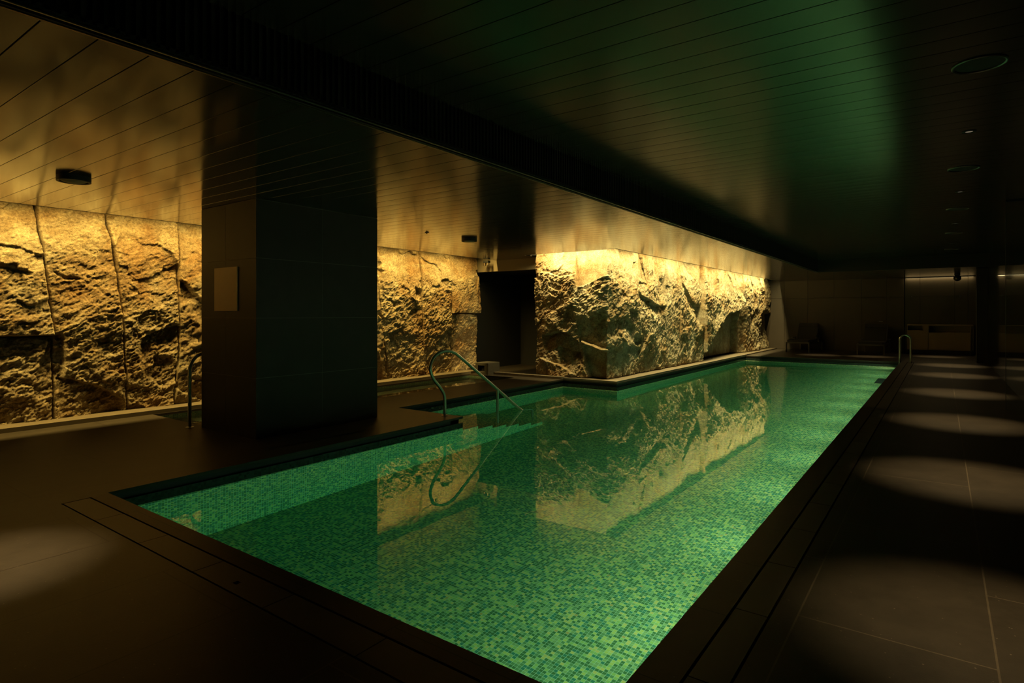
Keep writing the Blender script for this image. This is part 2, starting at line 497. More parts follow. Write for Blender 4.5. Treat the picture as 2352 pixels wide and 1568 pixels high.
# ------------------------------------------------------------------ noise for the rock
def _hash(ix, iy, seed):
    ix = ix.astype(np.int64); iy = iy.astype(np.int64)
    n = (ix * 374761393 + iy * 668265263 + seed * 1442695041) & 0xFFFFFFFF
    n = ((n ^ (n >> 13)) * 1274126177) & 0xFFFFFFFF
    n = n ^ (n >> 16)
    n = (n * 2246822519) & 0xFFFFFFFF
    n = n ^ (n >> 15)
    return (n & 0xFFFFFF) / float(0x1000000)

def perlin(x, y, seed):
    x0 = np.floor(x); y0 = np.floor(y)
    fx = x - x0; fy = y - y0
    def g(ix, iy, dx, dy):
        a = _hash(ix, iy, seed) * 2 * np.pi
        return np.cos(a) * dx + np.sin(a) * dy
    u = fx * fx * fx * (fx * (fx * 6 - 15) + 10); v = fy * fy * fy * (fy * (fy * 6 - 15) + 10)
    a = g(x0, y0, fx, fy); b = g(x0 + 1, y0, fx - 1, fy); c = g(x0, y0 + 1, fx, fy - 1); d = g(x0 + 1, y0 + 1, fx - 1, fy - 1)
    return ((a + (b - a) * u) + ((c + (d - c) * u) - (a + (b - a) * u)) * v) * 1.5

def fbm(x, y, seed, octv=4, gain=0.5):
    s = 0; a = 1.0
    for o in range(octv):
        s = s + a * perlin(x * 2 ** o, y * 2 ** o, seed + 17 * o); a *= gain
    return s

def facet(x, y, scale, seed, slope=0.5, offs=0.35):
    """broken-stone facets: each cell is a tilted plane"""
    x = x / scale; y = y / scale
    ix = np.floor(x); iy = np.floor(y)
    best = np.full(x.shape, 1e9); h = np.zeros(x.shape)
    for dx in (-1, 0, 1):
        for dy in (-1, 0, 1):
            cx = ix + dx; cy = iy + dy
            px = cx + _hash(cx, cy, seed); py = cy + _hash(cx, cy, seed + 1)
            ex = x - px; ey = y - py
            d = ex * ex + ey * ey
            hh = (_hash(cx, cy, seed + 2) - .5) * 2 * offs + ((_hash(cx, cy, seed + 3) - .5) * ex + (_hash(cx, cy, seed + 4) - .5) * ey) * 2 * slope
            m = d < best
            best = np.where(m, d, best); h = np.where(m, hh, h)
    return h * scale

def sstep(a, b, x):
    t = np.clip((x - a) / (b - a), 0, 1)
    return t * t * (3 - 2 * t)

def rock_height(u, v, seed, rough, big=1.0):
    wu = u + 0.10 * fbm(u * 2.2, v * 2.2, seed + 5, 3); wv = v + 0.10 * fbm(u * 2.2, v * 2.2, seed + 9, 3)
    h = big * (0.055 * fbm(u * 0.9, v * 0.8, seed, 3) + 0.11 * facet(wu, wv * 1.15, 0.62, seed + 21, 0.7, 0.30))
    wu2 = u + 0.04 * fbm(u * 7, v * 7, seed + 15, 2); wv2 = v + 0.04 * fbm(u * 7, v * 7, seed + 19, 2)
    p = u * 0.86 + v * 0.5; q = v * 0.86 - u * 0.5          # grain runs on a slant
    wp = p + 0.02 * fbm(p * 8, q * 8, seed + 3, 2)
    h = h + rough * (0.11 * facet(wu2, wv2 * 1.3, 0.20, seed + 31, 0.9, 0.28)
                     + 0.014 * fbm(wp * 7, q * 13, seed + 41, 2, 0.6)
                     + 0.0085 * fbm(wp * 20, q * 36, seed + 51, 3, 0.75))
    h = h + 0.0045 * fbm(wp * 26, q * 34, seed + 61, 3, 0.6)
    return h

def interp_line(pts, q):
    """pts: (coord, value) sorted by coord"""
    a = np.array([p[0] for p in pts]); b = np.array([p[1] for p in pts])
    o = np.argsort(a)
    return np.interp(q, a[o], b[o])

def below(u, v, line, u0, u1, soft=0.015, side=0.04):
    """1 below a polyline (u->v) inside u0..u1"""
    L = interp_line(line, u)
    return sstep(soft, -soft, v - L) * sstep(u0 - side, u0 + side, u) * sstep(u1 + side, u1 - side, u), L - v

def slab(name, parent, frame, left, right, z0, z1, step, seed, mat, rough=1.0, roughfn=None, feat=None, big=1.0, depth=0.3, label=None, rnd=0.014, jag=0.012, topline=None, botline=None):
    """frame: (origin function) mapping u, v, h -> world; left / right: [(z, u)] joints"""
    nz = max(4, int((z1 - z0) / step)); 
    wid = max(abs(interp_line(right, z) - interp_line(left, z)) for z in (z0, (z0 + z1) / 2, z1))
    nu = max(4, int(wid / step))
    t = np.linspace(0, 1, nu + 1)[None, :]; vz = np.linspace(z0, z1, nz + 1)[:, None]
    Lj = interp_line(left, vz) + jag * fbm(vz * 3, vz * 0 + seed, 77, 3) + 0.006
    Rj = interp_line(right, vz) + jag * fbm(vz * 3, vz * 0 + seed + 1, 77, 3) - 0.006
    u = Lj + (Rj - Lj) * t
    v = vz + 0 * t
    if callable(rough): rg = rough(u, v)
    else: rg = rough
    h = rock_height(u, v, seed, rg, big)
    if feat: h = feat(u, v, h)
    # rounded edges along the joints
    d = np.minimum(u - Lj, Rj - u)
    dz = np.minimum(v - z0, z1 - v) if (topline or botline) else np.minimum(v - z0 + (1 if z0 < .1 else 0), z1 - v + (1 if z1 > 2.6 else 0))
    d = np.minimum(d, dz)
    q = np.clip(1 - d / rnd, 0, 1)
    h = h - 0.06 * q * q
    # keep the very top clear of the light slot
    X = frame(u, v, h)
    V = np.stack(X, -1).reshape(-1, 3)
    nF = V.shape[0]
    ids = np.arange(nF).reshape(nz + 1, nu + 1)
    F = np.stack([ids[:-1, :-1], ids[:-1, 1:], ids[1:, 1:], ids[1:, :-1]], -1).reshape(-1, 4)
    # back rim
    rim = np.concatenate([ids[0, :], ids[1:, -1], ids[-1, :-1][::-1], ids[1:-1, 0][::-1]])
    ru = u.reshape(-1)[rim]; rv = v.reshape(-1)[rim]
    B = np.stack(frame(ru, rv, np.full(ru.shape, -depth)), -1)
    V = np.concatenate([V, B]); m = len(rim)
    bi = nF + np.arange(m)
    F2 = np.stack([rim, bi, np.roll(bi, -1), np.roll(rim, -1)], -1)
    F = np.concatenate([F, F2]).astype(np.int32)
    me = bpy.data.meshes.new(name)
    me.vertices.add(len(V)); me.vertices.foreach_set('co', V.astype(np.float32).ravel())
    me.loops.add(F.size); me.loops.foreach_set('vertex_index', F.ravel())
    me.polygons.add(len(F)); me.polygons.foreach_set('loop_start', np.arange(0, F.size, 4, dtype=np.int32))
    me.polygons.foreach_set('loop_total', np.full(len(F), 4, dtype=np.int32))
    me.update(calc_edges=True); me.validate()
    me.materials.append(mat)
    o = bpy.data.objects.new(name, me); COL.objects.link(o)
    o.parent = parent
    if label: o['label'] = label
    return o

# ---------------------------------------------------------------- left rock wall
XW = -9.20
rw = empty('rock_wall', (XW, 5.0, 0.05))
tag(rw, 'long wall of tall rough golden granite slabs behind the spa and the column', 'rock wall')
def fr_left(u, v, h): return (h + 0 * u, u - 5.0, v - 0.05)      # local to the wall's empty
ZR0, ZR1 = 0.05, 3.25
def lean(u, v, h):      # slabs stand a little proud half-way up and fall back at the foot
    return h + 0.05 * np.sin(np.clip((v - 0.2) / 2.2, 0, 1) * math.pi) - 0.05 * sstep(2.2, 2.9, v)
def rgh(u, v): return 0.55 + 0.75 * sstep(2.5, 0.7, v)
def mkfeat(*fs):
    def f(u, v, h):
        h = lean(u, v, h)
        for g in fs: h = g(u, v, h)
        return h
    return f
def crack(line, u0, u1, deep=0.05, w=0.02):
    def g(u, v, h):
        L = interp_line(line, u) + 0.012 * fbm(u * 9, u * 0, 5, 3)
        k = np.exp(-((v - L) / w) ** 2) * sstep(u0 - .03, u0 + .05, u) * sstep(u1 + .03, u1 - .05, u)
        return h - deep * k
    return g
def shelf(line, u0, u1, amt, length, soft=0.012, side=0.05):
    """surface steps by amt below the line and returns over length"""
    def g(u, v, h):
        L = interp_line(line, u) + 0.02 * fbm(u * 6, u * 0 + 3, 11, 3)
        d = L - v
        k = sstep(-soft, soft, d) * np.clip(1 - d / length, 0, 1)
        k = k * sstep(u0 - side, u0 + side, u) * sstep(u1 + side, u1 - side, u)
        return h + amt * k
    return g
def dent(cu, cv, ru, rv, amt):
    def g(u, v, h):
        r = np.sqrt(((u - cu) / ru) ** 2 + ((v - cv) / rv) ** 2) + 0.25 * fbm(u * 5, v * 5, 23, 3)
        return h + amt * sstep(1.0, 0.6, r)
    return g

J1 = [(2.76, 2.49), (1.84, 2.59), (1.18, 2.67), (0.02, 2.66)]
J2 = [(2.75, 3.25), (2.06, 3.38), (1.16, 3.46), (0.04, 3.52)]
J3 = [(2.74, 4.20), (1.92, 4.20), (0.88, 4.20), (0.05, 4.12)]
J6 = [(2.72, 7.96), (1.05, 8.12), (0.06, 8.36)]
J7 = [(2.75, 9.26), (1.40, 9.27), (0.07, 9.34)]
J8 = [(2.79, 10.25), (0.05, 10.25)]
def const(c): return [(0.0, c), (3.3, c)]
HJ = 1.115
st = 0.0095
slab('rock_slab', rw, fr_left, const(-1.3), const(0.9), ZR0, ZR1, 0.03, 101, M['rock'], rgh, feat=lean)
slab('rock_slab', rw, fr_left, const(0.9), J1, HJ + .006, ZR1, st, 113, M['rock'], rgh,
     feat=mkfeat(crack([(2.0, 1.98), (2.3, 1.93), (2.62, 1.82)], 1.4, 2.42, 0.06, 0.022),
                 shelf([(2.2, 1.62), (2.42, 1.5), (2.6, 1.57)], 2.3, 2.62, -0.05, 0.25),
                 shelf([(1.0, 2.3), (2.3, 2.22), (2.6, 2.1)], 1.6, 2.6, -0.03, 0.25)))
slab('rock_slab', rw, fr_left, const(0.9), J1, ZR0, HJ - .006, st, 127, M['rock'], 1.35,
     feat=lambda u, v, h: h - 0.045 + 0.04 * sstep(1.0, .3, v), label='lower slab, set back below a level joint')
slab('rock_slab', rw, fr_left, J1, J2, ZR0, ZR1, st, 139, M['rock'], rgh,
     feat=mkfeat(shelf([(2.6, .62), (2.85, .55), (3.2, .40), (3.5, .2)], 2.72, 3.45, -0.10, 0.8),
                 dent(2.70, .85, .10, .35, -.09), crack([(2.6, 1.98), (2.78, 1.86), (2.9, 1.86)], 2.66, 2.95, .035)))
slab('rock_slab', rw, fr_left, J2, J3, ZR0, ZR1, st, 151, M['rock'], rgh,
     feat=mkfeat(shelf([(3.5, .95), (3.9, 1.15), (4.2, 1.25)], 3.7, 4.2, -0.085, 0.75),
                 dent(4.0, .55, .22, .28, -.05)))
slab('rock_slab', rw, fr_left, J3, const(5.3), ZR0, ZR1, 0.016, 163, M['rock'], rgh,
     feat=mkfeat(shelf([(4.15, 1.95), (4.3, 1.85), (4.55, 1.58)], 4.22, 5.0, -0.12, 0.55)))
slab('rock_slab', rw, fr_left, const(5.3), const(6.6), ZR0, ZR1, 0.03, 171, M['rock'], rgh, feat=lean)
slab('rock_slab', rw, fr_left, const(6.6), J6, ZR0, ZR1, 0.02, 183, M['rock'], rgh, feat=lean)
slab('rock_slab', rw, fr_left, J6, J7, ZR0, ZR1, st, 197, M['rock'], lambda u, v: 0.35 + 1.0 * sstep(2.3, 1.5, v),
     feat=mkfeat(shelf([(8.9, 1.98), (9.27, 1.93)], 9.08, 9.26, -0.13, .28, side=.02),
                 shelf([(8.0, .9), (8.6, 1.1), (9.0, 1.5)], 8.3, 9.2, -0.05, .5), crack([(7.9, 2.4), (8.15, 2.25)], 7.95, 8.2, .04)))
slab('rock_slab', rw, fr_left, J7, J8, ZR0, ZR1, st, 211, M['rock'], lambda u, v: 0.4 + .9 * sstep(2.35, 1.6, v), feat=lean)
slab('rock_slab', rw, fr_left, J8, const(11.25), 1.405, ZR1, st, 223, M['rock'], 0.5,
     feat=mkfeat(shelf([(10.9, 2.2), (11.1, 2.0), (11.25, 2.5)], 10.85, 11.2, .05, .5)))
slab('rock_slab', rw, fr_left, J8, const(11.22), ZR0, 1.395, st, 233, M['rock'], 1.0, feat=lambda u, v, h: h - .01)

# ---------------------------------------------------------------- projecting rock mass beside the pool
XE, YS = -5.60, 11.06
ro = empty('rock_outcrop', (XE, YS, 0.05))
tag(ro, 'massive brightly lit boulder wall jutting out to the edge of the pool', 'rock wall')
def fr_s(u, v, h): return (u - XE, -h + 0 * u, v - .05)
def fr_e(u, v, h): return (h + 0 * u, u - YS, v - .05)

S12 = [(2.72, -6.36), (1.95, -6.27), (0.85, -6.25), (0.06, -6.02)]
def f_s1(u, v, h):
    h = h + 0.08 * sstep(2.75, 2.2, v) * sstep(-7.4, -6.9, u) - 0.04 * sstep(2.4, 2.9, v)
    h = shelf([(-7.4, 2.35), (-7.0, 2.3), (-6.7, 2.2), (-6.3, 2.25)], -7.3, -6.3, .05, .8)(u, v, h)      # lit shoulder
    h = shelf([(-7.2, 1.35), (-6.8, 1.45), (-6.3, 1.78)], -7.1, -6.25, .05, .5)(u, v, h)
    h = shelf([(-7.1, .92), (-6.8, 1.0), (-6.5, .98), (-6.2, .75)], -7.15, -6.2, -.19, .45, side=.09)(u, v, h)
    h = shelf([(-7.2, .42), (-6.7, .28), (-6.3, .1)], -7.25, -6.35, .07, .5)(u, v, h)
    h = shelf([(-6.9, .72), (-6.3, .58)], -6.75, -6.2, -.14, .6)(u, v, h)
    return h
def r_s1(u, v): return 0.35 + 0.95 * np.maximum(sstep(2.4, 2.1, v), sstep(-6.9, -7.15, u))
slab('rock_slab', ro, fr_s, const(-7.40), S12, ZR0, ZR1, st, 307, M['rock'], r_s1, feat=f_s1, depth=.5)
RIDGE = [(-6.3, 1.93), (-6.05, 2.0), (-5.75, 2.09), (-5.4, 2.24)]
LEDGE = [(-6.08, .83), (-5.95, .78), (-5.8, .74), (-5.6, .67), (-5.48, .66)]
def f_s2(u, v, h):
    up = sstep(-.01, .012, v - interp_line(RIDGE, u) - .012 * fbm(u * 8, u * 0, 3, 3))
    smooth = 0.02 * fbm(u * 1.4, v * 1.2, 33, 3) + .004 * fbm(u * 9, v * 6, 35, 3)
    hl = h * 1.0 + 0.10 + 0.06 * sstep(2.2, 1.4, v) - 0.17 * sstep(1.75, .85, v)
    h = hl * (1 - up) + (smooth - 0.055) * up
    below_l = sstep(.008, -.008, v - interp_line(LEDGE, u)) * sstep(-6.12, -6.04, u)
    sm2 = sstep(0, .3, interp_line(LEDGE, u) + .33 - v)      # small smooth lit face just above the ledge
    dl = interp_line(LEDGE, u) - v
    blk = .13 - .25 * sstep(.02, .10, dl) + .012 * fbm(u * 3, v * 3, 41, 3) + .004 * fbm(u * 20, v * 20, 43, 3)
    return h * (1 - below_l) + blk * below_l
def r_s2(u, v): return 1.15 * sstep(-6.5, -6.2, u) + .2

E1 = [(2.72, 14.25), (0.5, 14.15), (0.0, 14.1)]
E2 = [(2.72, 15.25), (0.1, 15.15)]
E3 = [(2.72, 17.0), (1.6, 16.9), (0.1, 17.05)]
E4 = [(2.72, 21.4), (1.8, 21.3), (0.0, 21.05)]
def top_in(v): return -0.06 * sstep(2.3, 2.9, v)
def f_e1(u, v, h):
    h = h + top_in(v) + .07 * sstep(2.4, 1.6, v) * sstep(11.0, 11.6, u) - .04 * sstep(.9, .1, v)
    h = shelf([(12.0, 1.95), (12.35, 2.55), (12.6, 2.6)], 11.9, 12.42, -.10, .5)(u, v, h)            # dark lee below the shoulder
    h = h + .06 * sstep(12.35, 12.5, u) * sstep(2.2, 2.7, v) - .05 * sstep(12.5, 12.75, u) * sstep(1.5, 2.0, v)
    h = shelf([(12.4, 1.92), (12.8, 1.80), (13.6, 1.62), (14.1, 1.58)], 12.5, 14.1, -.09, .42)(u, v, h)
    h = shelf([(11.9, 1.5), (12.4, 1.45)], 12.0, 12.42, -.12, .3)(u, v, h)
    h = shelf([(11.2, 1.2), (11.8, 1.35), (12.4, 1.05)], 11.1, 12.3, -.09, .4)(u, v, h)
    h = shelf([(11.1, .75), (11.6, .6), (12.2, .7), (13, .55)], 11.0, 12.7, -.08, .5)(u, v, h)
    h = dent(12.5, .78, .25, .14, -.08)(u, v, h)
    return h
def r_e(u, v): return 0.35 + 0.8 * sstep(2.5, 1.7, v + .25 * fbm(u * 1.3, v, 61, 2))
se = 0.015
def fr_corner(q, v, h):        # q runs along the south face, round the corner and up the pool side
    k = sstep(-.07, .07, q)
    a = -math.pi / 2 + k * math.pi / 2
    return (np.minimum(q, 0) + h * np.cos(a), np.maximum(q, 0) + h * np.sin(a), v - .05 + 0 * q)
def f_corner(q, v, h):
    k = sstep(-.05, .05, q)
    hs = f_s2(np.minimum(q, 0) - 5.5, v, h); he = f_e1(np.maximum(q, 0) + YS, v, h)
    return hs * (1 - k) + he * k
def r_corner(q, v):
    k = sstep(-.05, .05, q)
    return r_s2(q - 5.5, v) * (1 - k) + r_e(q + YS, v) * k
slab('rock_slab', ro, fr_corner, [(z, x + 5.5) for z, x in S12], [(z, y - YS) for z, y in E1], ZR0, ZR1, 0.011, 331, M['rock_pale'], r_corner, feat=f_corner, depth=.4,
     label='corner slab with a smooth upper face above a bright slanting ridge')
def f_e2(u, v, h): return h * .7 + top_in(v) + .02
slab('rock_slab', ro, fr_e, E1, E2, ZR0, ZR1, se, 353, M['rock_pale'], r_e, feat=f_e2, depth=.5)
def f_e3(u, v, h):
    h = h + top_in(v) + .04 * sstep(2.3, 1.7, v)
    h = shelf([(15.3, 2.3), (15.9, 2.0), (16.3, 1.72), (16.9, 1.60)], 15.5, 17.0, -.14, .55)(u, v, h)
    h = dent(16.7, 1.35, .25, .38, -.08)(u, v, h)
    return h
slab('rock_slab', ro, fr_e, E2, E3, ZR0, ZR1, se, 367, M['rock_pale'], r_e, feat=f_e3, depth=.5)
OV = [(17.0, .25), (17.5, .55), (18.2, 1.0), (19.0, 1.35), (20.0, 1.45), (20.8, 1.55), (21.4, 1.9)]
def f_e4(u, v, h):
    h = h + top_in(v) + .09 * sstep(2.3, 1.8, v)
    d = interp_line(OV, u) + .05 * fbm(u * 2.5, u * 0, 71, 3) - v
    k = sstep(-.02, .04, d)
    sm = -.36 + .02 * fbm(u * 2, v * 2, 73, 3)
    h = h * (1 - k) + sm * k
    h = h + .08 * sstep(17.6, 17.1, u) * (1 - k)
    h = h + .07 * np.clip(1 + d / .3, 0, 1) * (1 - k) * sstep(17.4, 18.0, u)
    return h
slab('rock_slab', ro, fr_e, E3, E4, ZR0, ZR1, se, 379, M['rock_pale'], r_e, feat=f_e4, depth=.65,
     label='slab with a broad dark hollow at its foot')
def f_e5(u, v, h):
    h = h + top_in(v) + .06
    h = h - .16 * sstep(21.75, 21.3, u) * sstep(2.25, 1.7, v)
    h = shelf([(23.6, 1.35), (24.2, 1.55), (25.2, 1.4)], 23.7, 25.2, -.30, 1.6)(u, v, h)
    h = shelf([(22.4, 1.3), (22.8, 1.45)], 22.3, 22.9, -.1, .5)(u, v, h)
    return h
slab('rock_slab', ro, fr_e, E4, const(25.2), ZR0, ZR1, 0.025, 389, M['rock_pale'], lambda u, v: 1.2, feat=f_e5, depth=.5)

# ---------------------------------------------------------------- walls
def wall(name, x0, x1, y0, y1, z0, z1, mat):
    b = MB(); b.box(x0, x1, y0, y1, z0, z1); return tag(b.build(name, mat), kind='structure')
wall('wall_left', -9.75, -9.45, -3.0, 14.0, -.03, 3.3, M['void'])
wall('wall_near', -9.75, XR + .3, -3.3, -3.0, -.03, 3.3, M['wall_panel'])
wall('wall_right', XR, XR + .2, -3.0, YB, 0, 3.3, M['polished'])
wall('wall_behind_rock', -7.2, -6.05, 11.55, 25.3, 0, 3.3, M['void'])

# the passage opening between the two rock walls
YD = 11.30
wd = MB()
wd.box(-9.45, -7.2, YD, YD + .15, 2.42, 3.2)
lint = wd.build('wall_passage', M['cream']); tag(lint, kind='structure')
ps = MB()
ps.box(-9.45, -7.2, 13.4, 13.55, 0, 3.2)
ps.box(-7.35, -7.2, YD + .15, 13.4, 0, 3.2)
ps.box(-9.45, -7.2, YD + .15, 13.4, 2.45, 2.5)
psg = ps.build('wall_corridor', M['void']); tag(psg, kind='structure')
dr = MB(); dr.box(-8.15, -7.38, 12.3, 12.36, 0, 2.35)
d1 = dr.build('door_2', M['wall_panel']); tag(d1, kind='structure')

# far wall: panels with open joints
def panel_wall(name, xs, zs, y0, y1, mat, gap=.008, skip=()):
    b = MB()
    for i in range(len(xs) - 1):
        for j in range(len(zs) - 1):
            if (i, j) in skip: continue
            b.box(xs[i] + gap / 2, xs[i + 1] - gap / 2, y0, y1, zs[j] + gap / 2, zs[j + 1] - gap / 2)
    return tag(b.build(name, mat), kind='structure')
wall('wall_back', -7.2, XR + .2, YB + .06, YB + .3, 0, 3.3, M['void'])
panel_wall('wall_far', [-6.0, -5.05, -4.2, -3.3, -2.4, -1.62, -1.08], [0, 2.0, ZL + .05], YB, YB + .06, M['wall_panel'], skip=((4, 0),))
panel_wall('wall_niche', [-1.06, -.62, .36, .72, XR], [0, 1.0, ZL + .05], YB, YB + .06, M['niche'])
dd = MB(); dd.box(-2.395, -1.625, YB - .005, YB + .05, 0.01, 1.99)
dw = dd.build('door_1', M['wall_panel']); tag(dw, kind='structure')
hd = MB(); hd.tube([(-1.74, YB - .005, 1.12), (-1.74, YB - .06, 1.12), (-1.85, YB - .06, 1.12)], .011, 8)
hd.build('door_handle', M['steel'], dw)

# ---------------------------------------------------------------- ceilings (planks run across the pool)
def planks(mb, x0, x1, y0, y1, z, th=.03, w=.219, gap=.004, cam=.0005, tilt=.00025):
    y = math.floor(y0 / w) * w
    while y < y1:
        a, b_ = max(y + gap / 2, y0), min(y + w - gap / 2, y1)
        if b_ - a > .01:
            rnd = random.Random(int(round(y * 1000)) + int(z * 100))
            t0 = rnd.uniform(-tilt, tilt)
            ys = [a, a + .002] + [a + .002 + (b_ - a - .004) * k / 4 for k in (1, 2, 3)] + [b_ - .002, b_]
            v = []; f = []; n = len(ys) - 1
            for k, yy in enumerate(ys):
                q = ((yy - a) / (b_ - a) - .5) * 2
                zz = z + cam * q * q + t0 * q
                if k in (0, n): zz += .003
                v += [(x0, yy, zz), (x1, yy, zz)]
            nb = len(v)
            v += [(x0, a, z + th), (x1, a, z + th), (x0, b_, z + th), (x1, b_, z + th)]
            for k in range(n):
                f.append((2 * k, 2 * k + 2, 2 * k + 3, 2 * k + 1))
            f += [(0, 1, nb + 1, nb), (2 * n + 1, 2 * n, nb + 2, nb + 3)]
            mb.add(v, f)
        y += w
cm = MB()
planks(cm, -8.68, XSTEP - .03, -3.0, 10.62, ZL)
planks(cm, -8.68, -7.42, 10.62, YD, ZL)
planks(cm, -5.22, XSTEP - .03, 10.62, YB, ZL)
planks(cm, XSTEP - .03, XR, 20.47, YB, ZL)
ceil = cm.build('ceiling', M['ceiling'], smooth=True); tag(ceil, kind='structure')
ch = MB(); planks(ch, XSTEP, XR, -3.0, 20.44, ZH)
ceil2 = ch.build('ceiling_above_pool', M['ceiling_pool'], smooth=True); tag(ceil2, kind='structure')
cv = MB()   # backing above the seams and the light slots
cv.box(-8.66, XSTEP, -3.0, 10.60, ZL + .032, ZL + .05)
cv.box(-8.66, -7.44, 10.60, YD, ZL + .032, ZL + .05)
cv.box(-5.20, XSTEP, 10.60, YB, ZL + .032, ZL + .05)
cv.box(XSTEP, XR, 20.48, YB, ZL + .032, ZL + .05)
cv.box(XSTEP, XR, -3.0, 20.5, ZH + .032, ZH + .05)
cv.box(-9.75, -8.0, -3.0, 11.3, 3.3, 3.34)
cv.box(-8.70, -8.66, -3.0, 10.6, ZL + .0, 3.3)
cv.box(-7.44, -5.2, 10.60, 10.63, ZL, 3.3); cv.box(-5.22, -5.18, 10.6, YB, ZL, 3.3)
cv.box(-8.0, -5.0, 10.3, YB, 3.3, 3.34)
bk = cv.build('ceiling_backing', M['seam']); tag(bk, kind='structure')
# the step up: a dark ribbed grille face and its bottom trim
gb = MB()
gb.box(XSTEP - .05, XSTEP - .02, -3.0, 20.5, ZL + .0, ZH + .03)
y = -3.0
while y < 20.44:
    gb.box(XSTEP - .02, XSTEP, y, y + .018, ZL + .03, ZH); y += .045
gr = gb.build('wall_step', M['grille']); tag(gr, kind='structure')
ge = MB(); ge.box(XSTEP - .03, XR, 20.44, 20.47, ZL, ZH + .03)
gg = ge.build('wall_soffit', M['grille']); tag(gg, kind='structure')
tr = MB(); tr.box(XSTEP - .005, XSTEP + .006, -3.0, 20.44, ZL + .006, ZL + .012)
t1 = tr.build('trim_3', M['steel']); tag(t1, kind='structure')
tr = MB(); tr.box(XSTEP - .055, XSTEP - .04, -3.0, 20.44, ZL - .004, ZL + .01)
t1 = tr.build('trim_4', M['bronze']); tag(t1, kind='structure')

# ledges at the foot of the rock
lg = MB()
lg.box(-9.32, -8.87, -1.5, 10.78, 0, .055)
lg.box(-9.32, AX0, 10.78, 10.92, 0, .05)
lg.box(AX0 - .9, -5.29, AY1, 11.1, 0, .035)
lg.box(-5.75, -5.29, 11.1, 25.2, 0, .035)
le = lg.build('trim_5', M['ledge']); tag(le, kind='structure')

# ---------------------------------------------------------------- column
CX0, CX1, CY0, CY1 = -7.36, -6.15, 3.63, 5.37
colm = empty('column', ((CX0 + CX1) / 2, (CY0 + CY1) / 2, 0))
tag(colm, 'broad square column clad in dark stone tiles between the spa and the pool', 'column', kind='thing')
CL = colm.location
b = MB(); i = .012
q_ = .0015
b.box(CX0 + q_ - CL.x, CX1 - q_ - CL.x, CY0 + q_ - CL.y, CY1 - q_ - CL.y, 0, ZL - .002)
b.build('core', M['joint'], colm)
zs = [0, .68, 1.35, 2.02, ZL - .004]; g = .0025
def clad(face):
    c = MB()
    for j in range(4):
        a, d = zs[j] + g, zs[j + 1] - g
        if face in 'SN':
            y0, y1 = (CY0, CY0 + i) if face == 'S' else (CY1 - i, CY1)
            xx = [CX0, -6.80, CX1]
            for k in range(2): c.box(xx[k] + (g if k else 0) - CL.x, xx[k + 1] - (0 if k else g) - CL.x, y0 - CL.y, y1 - CL.y, a, d)
        else:
            x0, x1 = (CX1 - i, CX1) if face == 'E' else (CX0, CX0 + i)
            yy = [CY0 + i + .001, 4.50, CY1 - i - .001]
            for k in range(2): c.box(x0 - CL.x, x1 - CL.x, yy[k] + (g if k else 0) - CL.y, yy[k + 1] - (0 if k else g) - CL.y, a, d)
    c.build('stone_cladding', M['cladding'], colm)
for f_ in 'SNEW': clad(f_)

pl = empty('notice_plate', (-6.775, 3.63, 1.685))
tag(pl, 'blank pale brown rectangular plate mounted on the dark column', 'plate')
b = MB(); b.rbox((0, -.007, 0), (.51, .013, .51), r=.002); b.build('panel', M['plate'], pl)

# ---------------------------------------------------------------- handrails
def flange(mb, p):
    mb.lathe([(.0, .0), (.048, .0), (.048, .006), (.026, .014), (.0, .014)], p, 24)
rail = empty('handrail', (-5.52, 6.02, 0))
tag(rail, 'curved steel handrail looping from the deck down into the pool steps', 'handrail')
pth = smooth_path([(0, 0, 0), (0, 0, .16), (0, -.01, .28), (0, -.09, .39), (0, -.22, .52), (0, -.285, .66), (0, -.24, .79), (0, -.12, .865), (0, .03, .888),
                   (0, .18, .858), (0, .35, .765), (0, 1.19, .235), (0, 1.7, -.09), (0, 2.0, -.26), (0, 2.1, -.33), (0, 2.14, -.42), (0, 2.14, -1.0)], 8)
b = MB(); b.tube(pth, .0215, 14); b.build('rail', M['steel'], rail, smooth=True)
b = MB(); b.tube([(0, 1.19, .235), (0, 1.19, -.1), (0, 1.19, -.80)], .0205, 14); b.build('post', M['steel'], rail, smooth=True)
b = MB(); flange(b, (0, 0, 0)); b.build('base_flange', M['steel'], rail, smooth=True)
rail2 = empty('handrail', (-7.49, 3.55, 0))
tag(rail2, 'bent steel handrail at the corner of the spa, half hidden by the column', 'handrail')
pth = smooth_path([(0, 0, 0), (0, 0, .3), (0, 0, .66), (0, .01, .76), (0, .06, .85), (0, .15, .90), (0, .28, .90), (0, .45, .82), (0, .95, .42), (0, 1.45, -.02), (0, 1.55, -.2), (0, 1.55, -.8)], 8)
b = MB(); b.tube(pth, .0215, 14); b.build('rail', M['steel'], rail2, smooth=True)
b = MB(); flange(b, (0, 0, 0)); b.build('base_flange', M['steel'], rail2, smooth=True)

lad = empty('pool_ladder', (-.93, 20.1, 0))
tag(lad, 'steel pool ladder with two upright loops at the far right corner', 'pool ladder')
for dy in (0, .45):
    b = MB()
    arch = [(.22, dy, 0), (.22, dy, .66)]
    for k in range(1, 12):
        a = math.pi * k / 12
        arch.append((.09 + .13 * math.cos(a), dy, .66 + .13 * math.sin(a)))
    arch += [(-.04, dy, .66), (-.04, dy, 0), (-.08, dy, -.15), (-.08, dy, -1.2)]
    b.tube(arch, .02, 12); b.build('rail', M['steel'], lad, smooth=True)
for k in range(3):
    b = MB(); b.rbox((-.09, .225, -.4 - .3 * k), (.08, .43, .025), r=.006); b.build('tread', M['steel'], lad)

